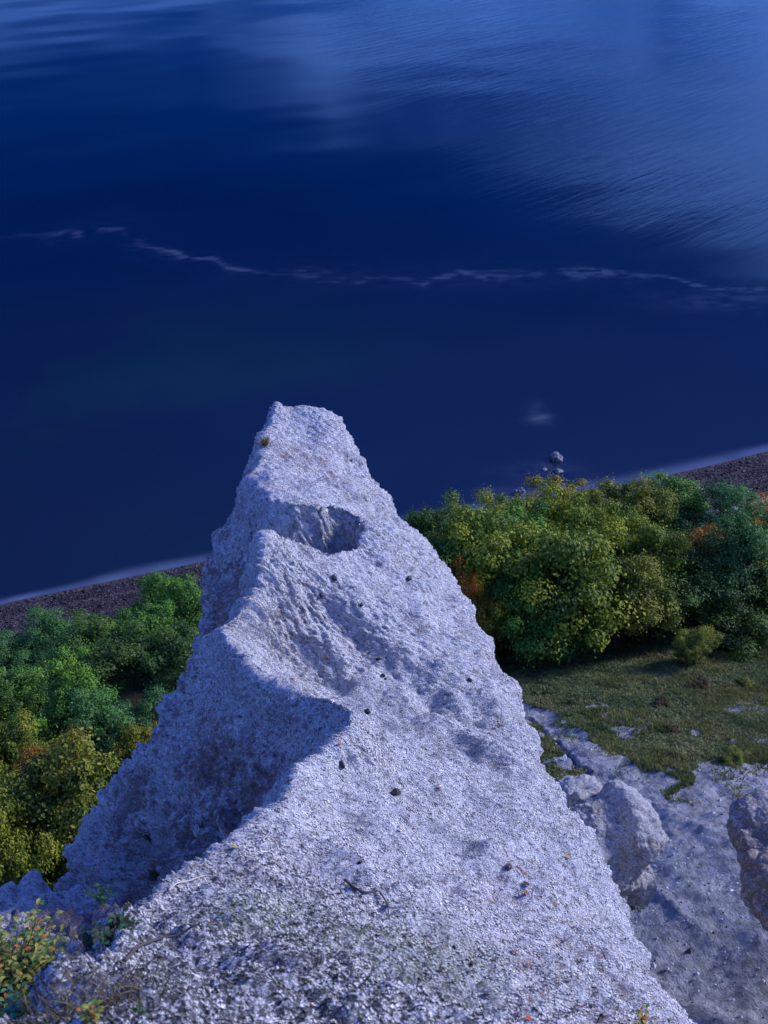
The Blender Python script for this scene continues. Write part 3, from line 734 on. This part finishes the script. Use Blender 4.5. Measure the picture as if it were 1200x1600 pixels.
# lone small tree and low shrubs in the meadow
gx, gy, gz = ground_px(1083, 1036)
tree(1083, 975, gy, 66, 'olive', 'lone small bushy tree standing in the meadow at the foot of the grove', 0, None, 'small_tree')
def shrub(u, v, wpx, hm, pal, label, var=0):
    x, y, g = ground_px(u, v); s = math.sqrt(x * x + y * y + (CAMZ - g) ** 2); r = wpx / 2 * s / F
    e = empty('shrub', (x, y, float(ground_z(x, y)) - .03)); tag(e, label, 'shrub', 'low shrubs in the meadow')
    c_ = link('foliage', CROWN[(pal, var)], e); c_.scale = (r, r, hm / 1.9); c_.rotation_euler = (0, 0, u)
    t = link('stem', TRUNK[var], e); t.scale = (r * .5, r * .5, hm / 1.9)
for a in ((1028, 1100, 22, .4, 'brown', 'brown heathery shrub in the middle of the meadow'), (1090, 1072, 24, .4, 'brown', 'brown heathery shrub nearer the grove in the meadow'),
          (1050, 1143, 18, .35, 'brown', 'smaller brown shrub below the other two in the meadow', 1), (1136, 1192, 40, .7, 'olive', 'rusty olive shrub on the edge of the bare chalk'),
          (1160, 1072, 26, .4, 'olive', 'low dull shrub in the meadow toward the right edge', 1)): shrub(*a)

# ------------------------------------------------------------------ grass of the meadow
rg = np.random.default_rng(3); n = 150000
gx = rg.uniform(2, 30, n); gy = rg.uniform(27, 54, n)
g_, p_, l_ = masks(gx, gy); PPn = np.stack([gx, gy, np.zeros(n)], -1)
dens = .45 + .55 * sstep(fbm(PPn, 1.3, 3, 401), -.4, .5)
keep = (g_ > .3) & (rg.uniform(size=n) < dens * g_ ** .7); 
stray = (~keep) & (rg.uniform(size=n) < .16 * sstep(fbm(PPn, .7, 3, 405), 0, .6)) & (gy < 45); keep |= stray
gx, gy = gx[keep], gy[keep]; n = len(gx); gz = ground_z(gx, gy) + .05
base = np.stack([gx, gy, gz], -1); B = 4
bp = np.repeat(base, B, 0) + rg.normal(size=(n * B, 3)) * np.array([.05, .05, .0]); an = rg.uniform(0, 6.28, n * B)
tall = sstep(fbm(np.repeat(PPn[keep], B, 0), .5, 3, 411), -.3, .8)
hh = rg.uniform(.05, .14, n * B) * (.7 + .8 * tall); wd = rg.uniform(.018, .035, n * B); ln = rg.uniform(-.10, .10, (n * B, 2))
ax_ = np.stack([np.cos(an), np.sin(an), np.zeros(n * B)], -1) * wd[:, None]
tipp = bp + np.concatenate([ln, hh[:, None]], 1)
V = np.stack([bp - ax_, bp + ax_, tipp], 1).reshape(-1, 3)
mixc = np.clip(.5 + .5 * fbm(np.repeat(PPn[keep], B, 0), .6, 3, 421) + rg.normal(size=n * B) * .2, 0, 1)[:, None]
cc = np.array([.065, .105, .028]) * (1 - mixc) + np.array([.19, .18, .060]) * mixc; cc = np.repeat(np.concatenate([cc * rg.uniform(.7, 1.3, (n * B, 1)), np.ones((n * B, 1))], 1), 3, 0)
o = link('grass', raw_mesh('grass', V, np.arange(n * B * 3).reshape(-1, 3), [M_LEAF], cols=cc, smooth=False)); tag(o, 'short patchy meadow grass between the grove and the bare chalk', 'grass', kind='stuff')
# loose chalk and flint on the scree
n = 9000; sx_, sy_ = rg.uniform(1, 24, n), rg.uniform(13, 40, n); g_, _, _ = masks(sx_, sy_); k_ = (g_ < .5) & (vnoise(np.stack([sx_, sy_, sx_ * 0], -1), .9, 431) > rg.uniform(-1, .8, n)); sx_, sy_ = sx_[k_], sy_[k_]; n = len(sx_)
_io = np.array([(1, 0, 0), (0, 1, 0), (-1, 0, 0), (0, -1, 0), (0, 0, .8), (0, 0, -.8)], float); _if = np.array([(0, 1, 4), (1, 2, 4), (2, 3, 4), (3, 0, 4), (1, 0, 5), (2, 1, 5), (3, 2, 5), (0, 3, 5)])
sz = rg.uniform(.015, .05, n) * (1 + (rg.uniform(size=n) < .04) * 1.8)
V = (_io[None] * (1 + .3 * rg.normal(size=(n, 6, 1))) * sz[:, None, None] + np.stack([sx_, sy_, ground_z(sx_, sy_) + .015], -1)[:, None]).reshape(-1, 3)
vcol = np.repeat(np.concatenate([rg.choice([.5, .42, .35, .3, .06], n)[:, None] * np.ones((1, 3)), np.ones((n, 1))], 1), 6, 0)
m = Mat('loose_stone'); M_LS = m.done(m.attr('tint', True), .9)
o = link('scree_stones', raw_mesh('scree_stones', V, (_if[None] + 6 * np.arange(n)[:, None, None]).reshape(-1, 3), [M_LS], cols=vcol, smooth=False)); tag(o, 'loose chalk and flint stones lying over the bare scree', 'stones', kind='stuff')
# shingle stones on the beach
n = 9000; px_ = rg.uniform(-32, 40, n); dd_ = rg.uniform(.1, 7.4, n); py_ = np.interp(px_, _xs, _ysm) - dd_ * 1.04; pz_ = ground_z(px_, py_)
ico = np.array([(1, 0, 0), (0, 1, 0), (-1, 0, 0), (0, -1, 0), (0, 0, .7), (0, 0, -.7)], float); icf = np.array([(0, 1, 4), (1, 2, 4), (2, 3, 4), (3, 0, 4), (1, 0, 5), (2, 1, 5), (3, 2, 5), (0, 3, 5)])
sz = rg.uniform(.04, .10, n) * (1 + (rg.uniform(size=n) < .02) * 1.6)
V = (ico[None] * (1 + .3 * rg.normal(size=(n, 6, 1))) * sz[:, None, None] + np.stack([px_, py_, pz_ + .03], -1)[:, None]).reshape(-1, 3)
Fq = (icf[None] + 6 * np.arange(n)[:, None, None]).reshape(-1, 3)
vcol = np.repeat(np.concatenate([rg.choice([.015, .02, .03, .04, .07], n)[:, None] * np.array([[1.05, .95, 1.05]]), np.ones((n, 1))], 1), 6, 0)
m = Mat('shingle'); m.b.inputs['Specular IOR Level'].default_value = .1; M_SH = m.done(m.attr('tint', True), .8)
o = link('pebbles', raw_mesh('pebbles', V, Fq, [M_SH], cols=vcol)); tag(o, 'dark shingle scattered over the beach', 'pebbles', kind='stuff')

# ------------------------------------------------------------------ small things on the chalk
m = Mat('flint'); M_FLINT = m.done(m.mix(m.rng(m.noise(9, 3), .5, .7), (.018, .018, .022), (.10, .095, .09)), .5, m.bump(m.noise(12, 4), .8, .03))
def flint(u, v, r, label, seed):
    p, nn = surf(u, v); th = np.linspace(0, 2 * math.pi, 15)[None]; ph = np.linspace(0, math.pi, 9)[:, None]
    d = np.stack([np.cos(th) * np.sin(ph), np.sin(th) * np.sin(ph), np.cos(ph) * np.ones_like(th)], -1)
    q = d * (1 + .35 * vnoise(np.round(d, 4) + seed, 1.7, seed)[..., None]) * np.array([1, .7, .75]) * r
    o = link('flint', raw_mesh('flint', q, grid_faces(*q.shape[:2])[:, ::-1], [M_FLINT])); o.location = p + nn * r * .15
    o.rotation_euler = (seed * .7, seed * 1.1, seed * 1.7); tag(o, label, 'stone', 'dark flints stuck in the chalk')
FL = [(522, 903, 6, 'black flint on the front lip below the hollow of the pinnacle'), (503, 932, 4, 'small dark flint just under the black flint below the hollow'),
 (418, 690, 0, ''), (640, 905, 5, 'dark flint high on the right face level with the black lip flint'), (637, 893, 3.5, 'tiny flint just above another on the upper right face'),
 (563, 945, 3.5, 'small flint in the chalk between the lip and the right edge'), (590, 1030, 4, 'dark flint in the upper right of the big bowl'), (598, 1055, 4, 'dark flint below the bowl flint near the middle of the right face'),
 (573, 1112, 6, 'dark flint just right of the shadowed bend in the crest'), (602, 1062, 3, 'tiny flint beside the middle face flint'), (618, 1238, 8, 'largest dark flint in the middle of the right face'),
 (575, 1145, 3.5, 'small flint below the one at the bend of the crest'), (734, 1062, 4, 'dark flint near the right edge of the upper face'), (528, 1336, 5, 'dark flint above the curved root'), (560, 1348, 4, 'small flint right of the one above the curved root'),
 (533, 1196, 6, 'grey flint on the crest below the shadowed bend'), (797, 1356, 6, 'dark flint on the lower right face above the red leaves'), (670, 1275, 5, 'greenish dark flint right of the largest flint'), (340, 800, 0, ''),
 (475, 772, 2.5, 'tiny flint in the upper bowl near the tip'), (548, 720, 2.5, 'tiny flint on the right side near the tip'), (712, 1480, 5, 'dark flint near the mossy patch low on the face'), (917, 1504, 4, 'dark flint near the lower right edge of the pinnacle')]
for i, (u, v, r, lb) in enumerate(FL):
    if r:
        p, _ = surf(u, v); dist = (p - cam.location).length; flint(u, v, r * dist / F, lb, i + 3)

def dead_leaf_mesh(seed, col_):
    rgx = random.Random(seed); k = 12; V = [(0, 0, 0)]; T = []
    for i in range(k):
        a = 2 * math.pi * i / k; r = .5 * (1 + .25 * math.cos(a) + (.16 if i % 2 else -.10)); x, y = r * math.cos(a) * 1.25, r * math.sin(a) * .8
        V.append((x, y, .22 * y * y + .25 * x * x * .5 + rgx.uniform(-.05, .07)))
    for i in range(k): T.append((0, 1 + i, 1 + (i + 1) % k))
    V.append((-.9, .02, .05)); V.append((-.9, -.03, .05)); T.append((7, len(V) - 2, len(V) - 1))
    cc = np.tile(np.array([*col_, 1.]), (len(V), 1)) * np.random.default_rng(seed).uniform(.75, 1.25, (len(V), 1)); cc[:, 3] = 1
    return raw_mesh('fallen_leaf', V, T, [M_LEAF], cols=cc, smooth=False)
RED, ORG, YEL, BRN, DRK = (.33, .045, .015), (.45, .12, .02), (.42, .30, .05), (.16, .06, .03), (.09, .035, .02)
LV = [(688, 1502, 11, RED, 'red fallen leaf in the mossy patch, upper of two'), (690, 1520, 10, ORG, 'orange red fallen leaf in the mossy patch, lower of two'),
 (802, 1492, 11, RED, 'red leaf, upper left of three fallen leaves low on the right face'), (812, 1509, 10, RED, 'red leaf, middle of three fallen leaves low on the right face'), (828, 1512, 12, ORG, 'brown red leaf, right one of three fallen leaves low on the right face'),
 (822, 1384, 9, DRK, 'dark brown leaf in the pair below the lower right flint'), (818, 1399, 9, RED, 'red leaf in the pair below the lower right flint'), (886, 1340, 8, YEL, 'yellowish leaf caught near the right edge of the pinnacle'),
 (884, 1535, 8, ORG, 'faded orange leaf near the lower right edge'), (866, 1573, 11, ORG, 'orange leaf at the bottom of the right face, left of two'), (910, 1578, 10, RED, 'red leaf beside the small green sprig at the bottom'), (922, 1574, 8, BRN, 'brown leaf touching the sprig side of the red leaf'),
 (758, 1555, 9, BRN, 'brown leaf right of the mossy patch'), (824, 1597, 11, RED, 'dark red leaf at the very bottom of the right face'), (460, 1058, 8, ORG, 'orange leaf on the rim of the big bowl'), (493, 1088, 6, RED, 'tiny red leaf in the shaded bend below the bowl'),
 (531, 1160, 6, ORG, 'tiny orange leaf at the foot of the shaded bend'), (686, 1230, 6, ORG, 'small orange leaf right of the largest flint'), (366, 1330, 9, YEL, 'yellow leaf on the crest where it turns to the left'), (507, 1030, 6, BRN, 'small brown leaf inside the big bowl'),
 (28, 1574, 11, ORG, 'bright orange leaf on the chalk at the lower left corner'), (332, 1446, 9, BRN, 'brown leaf on the crusted foreground chalk'), (488, 1580, 13, BRN, 'curled brown leaf at the bottom middle of the foreground'), (512, 1572, 8, BRN, 'narrow brown leaf right of the curled brown leaf'),
 (628, 1298, 5, ORG, 'tiny orange leaf below the largest flint'), (352, 1308, 7, RED, 'small red leaf in the shade behind the left bend of the crest')]
for i, (u, v, s, c_, lb) in enumerate(LV):
    p, nn = surf(u, v); sz_ = s * 1.0 * (p - cam.location).length / F
    o = link('fallen_leaf', dead_leaf_mesh(i, c_)); o.scale = (sz_,) * 3; o.location = p + nn * (.006 + .3 * sz_)
    o.rotation_euler = (nn.to_track_quat('Z', 'Y').to_matrix() @ Matrix.Rotation(i * 1.3, 3, 'Z') @ Matrix.Rotation(.35 * math.sin(i * 2.1), 3, 'X')).to_euler()
    tag(o, lb, 'leaf', 'fallen autumn leaves on the chalk')

M_TW = Mat('twig'); M_TW = M_TW.done((.07, .055, .05), .85)
M_TWP = Mat('pale_twig'); M_TWP = M_TWP.done((.38, .33, .30), .85)
def twig(pix, r, mat, label, lift=.012, name='twig'):
    pts = []
    for i, (u, v) in enumerate(pix):
        p, nn = surf(u, v); pts.append(p + nn * lift)
    fin = []
    for a, b in zip(pts[:-1], pts[1:]):
        for k in range(4): q = a.lerp(b, k / 4); fin.append(q + Vector((math.sin(k * 9.1 + q.x * 40), math.cos(k * 7.3 + q.y * 33), 0)) * .004)
    fin.append(pts[-1]); n_ = len(fin)
    fin = [fin[0]] + [(fin[i - 1] + fin[i] * 2 + fin[i + 1]) / 4 for i in range(1, n_ - 1)] + [fin[-1]]
    o = link(name, tubes_mesh(name, [(fin, [r * (1 - .65 * i / n_) for i in range(n_)])], mat, 6)); tag(o, label, 'twig')
twig([(540, 1380), (552, 1391), (572, 1398), (588, 1397), (600, 1408), (606, 1420), (603, 1432)], .011, M_TW, 'curved dark root lying on the middle of the foreground chalk', .018, 'root')
twig([(195, 1505), (215, 1486), (245, 1472), (280, 1466), (305, 1448)], .012, M_TW, 'long dark root bending over the crusted foreground', .02, 'root')
twig([(262, 1398), (275, 1386), (300, 1380), (320, 1372), (345, 1374)], .007, M_TWP, 'thin pale twig arching from the left crest', .03)
twig([(409, 1318), (416, 1310), (422, 1303)], .005, M_TWP, 'short pale straw sticking up at the bend of the crest', .03)
twig([(875, 1475), (889, 1468)], .007, M_TW, 'short dark stick on the lower right face', .02)
twig([(735, 1510), (752, 1524)], .014, M_TW, 'short thick mossy stick right of the mossy patch', .02)
twig([(840, 1400), (862, 1425)], .004, M_TWP, 'thin pale stem low on the right face right of the leaf pair', .02)

def sprig(u, v, hpx, ncol, label, nst=6, spread=.5, leafn=9, lsz=.03, name='sprig', cat='plant', seed=1, P0=None, stemcol=None, loc=None, N0=None):
    """small plant: stems with pairs of real leaves"""
    if loc is None:
        p, nn = surf(u, v); H = hpx * (p - cam.location).length / F
    else: p, nn = Vector(loc), Vector((0, 0, 1)); H = hpx
    rgx = random.Random(seed); st = []; LP = []; LN = []; LS = []; LC = []
    for s in range(nst):
        a = rgx.uniform(0, 6.28); sp_ = rgx.uniform(.1, 1) * spread; hh_ = H * rgx.uniform(.6, 1.05); pts = [Vector((rgx.uniform(-.04, .04) * H, rgx.uniform(-.04, .04) * H, -.04))]
        for k in range(1, 6):
            t = k / 5; pts.append(Vector((math.cos(a) * sp_ * H * t ** 1.4, math.sin(a) * sp_ * H * t ** 1.4, hh_ * t)) + Vector((rgx.uniform(-1, 1), rgx.uniform(-1, 1), 0)) * .02 * H)
        st.append((pts, [.010 * H ** .5 * (1 - .7 * i / 5) for i in range(6)]))
        for k in range(leafn):
            t = .15 + .85 * k / max(leafn - 1, 1); f = t * 5; i = min(int(f), 4); q = pts[i].lerp(pts[i + 1], f - i)
            b = rgx.uniform(0, 6.28); ls = lsz * rgx.uniform(.7, 1.25); off = Vector((math.cos(b), math.sin(b), .35)) * ls * .7
            LP.append(q + off); LN.append(Vector((math.cos(b) * .5, math.sin(b) * .5, .9)).normalized()); LS.append((ls, b)); c_ = np.array(rgx.choice(ncol)); LC.append(c_ * rgx.uniform(.75, 1.25))
    e = empty(name, p); tag(e, label, cat)
    link('stem', tubes_mesh('stem', st, stemcol or M_TW, 5), e)
    V = []; T = []; cc = []
    prof_ = [(-.55, 0), (-.3, .22), (.05, .32), (.35, .22), (.62, 0)]
    for q, nn_, (ls, b), c_ in zip(LP, LN, LS, LC):
        d = Vector((math.cos(b), math.sin(b), .2)).normalized(); sd_ = nn_.cross(d).normalized(); up = d.cross(sd_); o0 = len(V)
        for (l_, w_) in prof_:
            ctr = q + d * l_ * ls - up * (l_ * l_ * .5) * ls
            V += [tuple(ctr + sd_ * w_ * ls + up * w_ * .35 * ls), tuple(ctr), tuple(ctr - sd_ * w_ * ls + up * w_ * .35 * ls)]
        for k in range(4):
            a_ = o0 + 3 * k; T += [(a_, a_ + 1, a_ + 4, a_ + 3), (a_ + 1, a_ + 2, a_ + 5, a_ + 4)]
        cc += [(*c_, 1)] * 15
    link('foliage', raw_mesh('foliage', V, T, [M_LEAF], cols=np.array(cc), smooth=True), e)
    return e
G1, G2, Y1, Y2, O1, P1 = (.07, .13, .03), (.035, .09, .03), (.28, .27, .05), (.16, .19, .04), (.38, .13, .04), (.20, .07, .08)
# leafy shrub at the lower left, rooted on the slope behind the crest
for k, (u, v, y_, h_) in enumerate(((15, 1560, 4.6, .62), (55, 1568, 4.9, .55), (90, 1570, 4.9, .40))):
    x, y, z = at(u, v, y_)
    sprig(0, 0, h_, [G1, Y1, Y2, Y1, G1, Y2, Y1, Y2, G1, O1 if k == 0 else Y2], ('yellow green leafy shrub with reddish tips at the lower left edge', 'middle leafy shrub stem cluster right of the reddish tipped shrub', 'lowest leafy shrub nearest the gully, right of the others')[k],
          95, .75, 22, .040, 'leafy_shrub', 'shrub', 11 + k, loc=(x, y, z - .10))
x, y, z = at(20, 1585, 4.2)
sprig(0, 0, .16, [(.06, .17, .10), (.09, .22, .12)], 'bluish green low plant under the leafy shrub', 8, .9, 8, .035, 'low_plant', 'plant', 21, loc=(x, y, z - .02))
sprig(150, 1596, 34, [O1, Y1, Y2, G1], 'small sprig with orange and yellow leaves in the foreground', 5, .45, 7, .028, seed=31)
sprig(216, 1592, 14, [G2, G1], 'tiny bright green seedling in the foreground grass', 3, .6, 4, .022, 'seedling', seed=32)
sprig(1000, 1605, 46, [Y1, Y2, O1, G1], 'green and yellow sprig at the bottom near the right edge of the pinnacle', 4, .25, 10, .030, seed=33)
sprig(671, 1282, 16, [G2, (.05, .06, .03)], 'tiny dark green tuft in the middle of the right face', 6, .5, 4, .015, 'tuft', seed=34)
for k, (u, v, h_, lb) in enumerate(((158, 1408, 26, 'green plant on the chalk saddle by the foot of the wood'), (232, 1310, 26, 'dark tuft growing in a crack of the left wall'), (175, 1470, 30, 'dark green clump in the gully behind the crest'),
        (145, 1480, 26, 'dark low clump left of the green clump in the gully'), (195, 1455, 22, 'dark tuft at the top of the gully clump'), (120, 1415, 18, 'small grey green tuft at the left of the chalk saddle'), (240, 1375, 18, 'small dark tuft where the left wall meets the saddle'))):
    sprig(u, v, h_, [G2, (.04, .055, .025), (.06, .07, .03)] if k else [(.05, .14, .04), (.08, .17, .05)], lb, 14, .9, 9, .035, 'tuft', 'plant', 40 + k)
# dry grass tufts
def dry_tuft(u, v, hpx, col_, label, n_=70, spread=.8, seed=0, rad=.3):
    p, nn = surf(u, v); H = hpx * (p - cam.location).length / F; rgx = np.random.default_rng(seed)
    b = np.concatenate([rgx.normal(size=(n_, 2)) * H * rad, np.full((n_, 1), -.02)], 1); a = rgx.uniform(0, 6.28, n_); w_ = .0025 + .03 * H * .15
    ax2 = np.stack([np.cos(a), np.sin(a), 0 * a], 1) * w_; ln_ = rgx.normal(size=(n_, 2)) * H * spread * .5; hh_ = rgx.uniform(.3, 1, n_) * H
    mid_ = b + np.concatenate([ln_ * .3, (hh_ * .6)[:, None]], 1); tp = b + np.concatenate([ln_, hh_[:, None]], 1)
    V = np.stack([b - ax2, b + ax2, mid_ - ax2 * .7, mid_ + ax2 * .7, tp], 1).reshape(-1, 3)
    T = np.concatenate([np.array([(0, 1, 3), (0, 3, 2), (2, 3, 4)]) + 5 * i for i in range(n_)])
    cc = np.repeat(np.concatenate([np.array(col_) * rgx.uniform(.6, 1.4, (n_, 1)), np.ones((n_, 1))], 1), 5, 0)
    o = link('grass_tuft', raw_mesh('grass_tuft', V, T, [M_LEAF], cols=cc, smooth=False)); o.location = p; tag(o, label, 'grass tuft')
dry_tuft(417, 694, 20, (.20, .12, .04), 'rusty grass tuft clinging to the left side of the tip', 160, .8, 1, .22)
dry_tuft(780, 1138, 34, (.12, .09, .06), 'dead wiry tuft near the right edge of the pinnacle', 22, 1.6, 2, .05)
dry_tuft(95, 1590, 36, (.13, .11, .06), 'withered brown grass tuft in the lower left foreground', 260, 1.3, 3, .8)
dry_tuft(185, 1565, 34, (.15, .12, .07), 'withered brown grass tuft right of the orange sprig', 260, 1.3, 4, .8)
dry_tuft(240, 1550, 26, (.10, .09, .06), 'darker withered grass tuft behind the seedling', 160, 1.3, 5, .7)
dry_tuft(315, 1295, 20, (.05, .07, .03), 'thin green grass tuft hanging on the left wall', 40, .8, 6, .15)
x, y, z = at(988, 1412, 20)
gx_, gy_, gz_ = ground_px(988, 1420)
sprig(0, 0, .45, [G1, (.10, .10, .03), G2], 'green tuft on the scree at the foot of the weathered block', 10, .9, 9, .08, 'tuft', 'plant', 61, loc=(gx_, gy_, gz_))
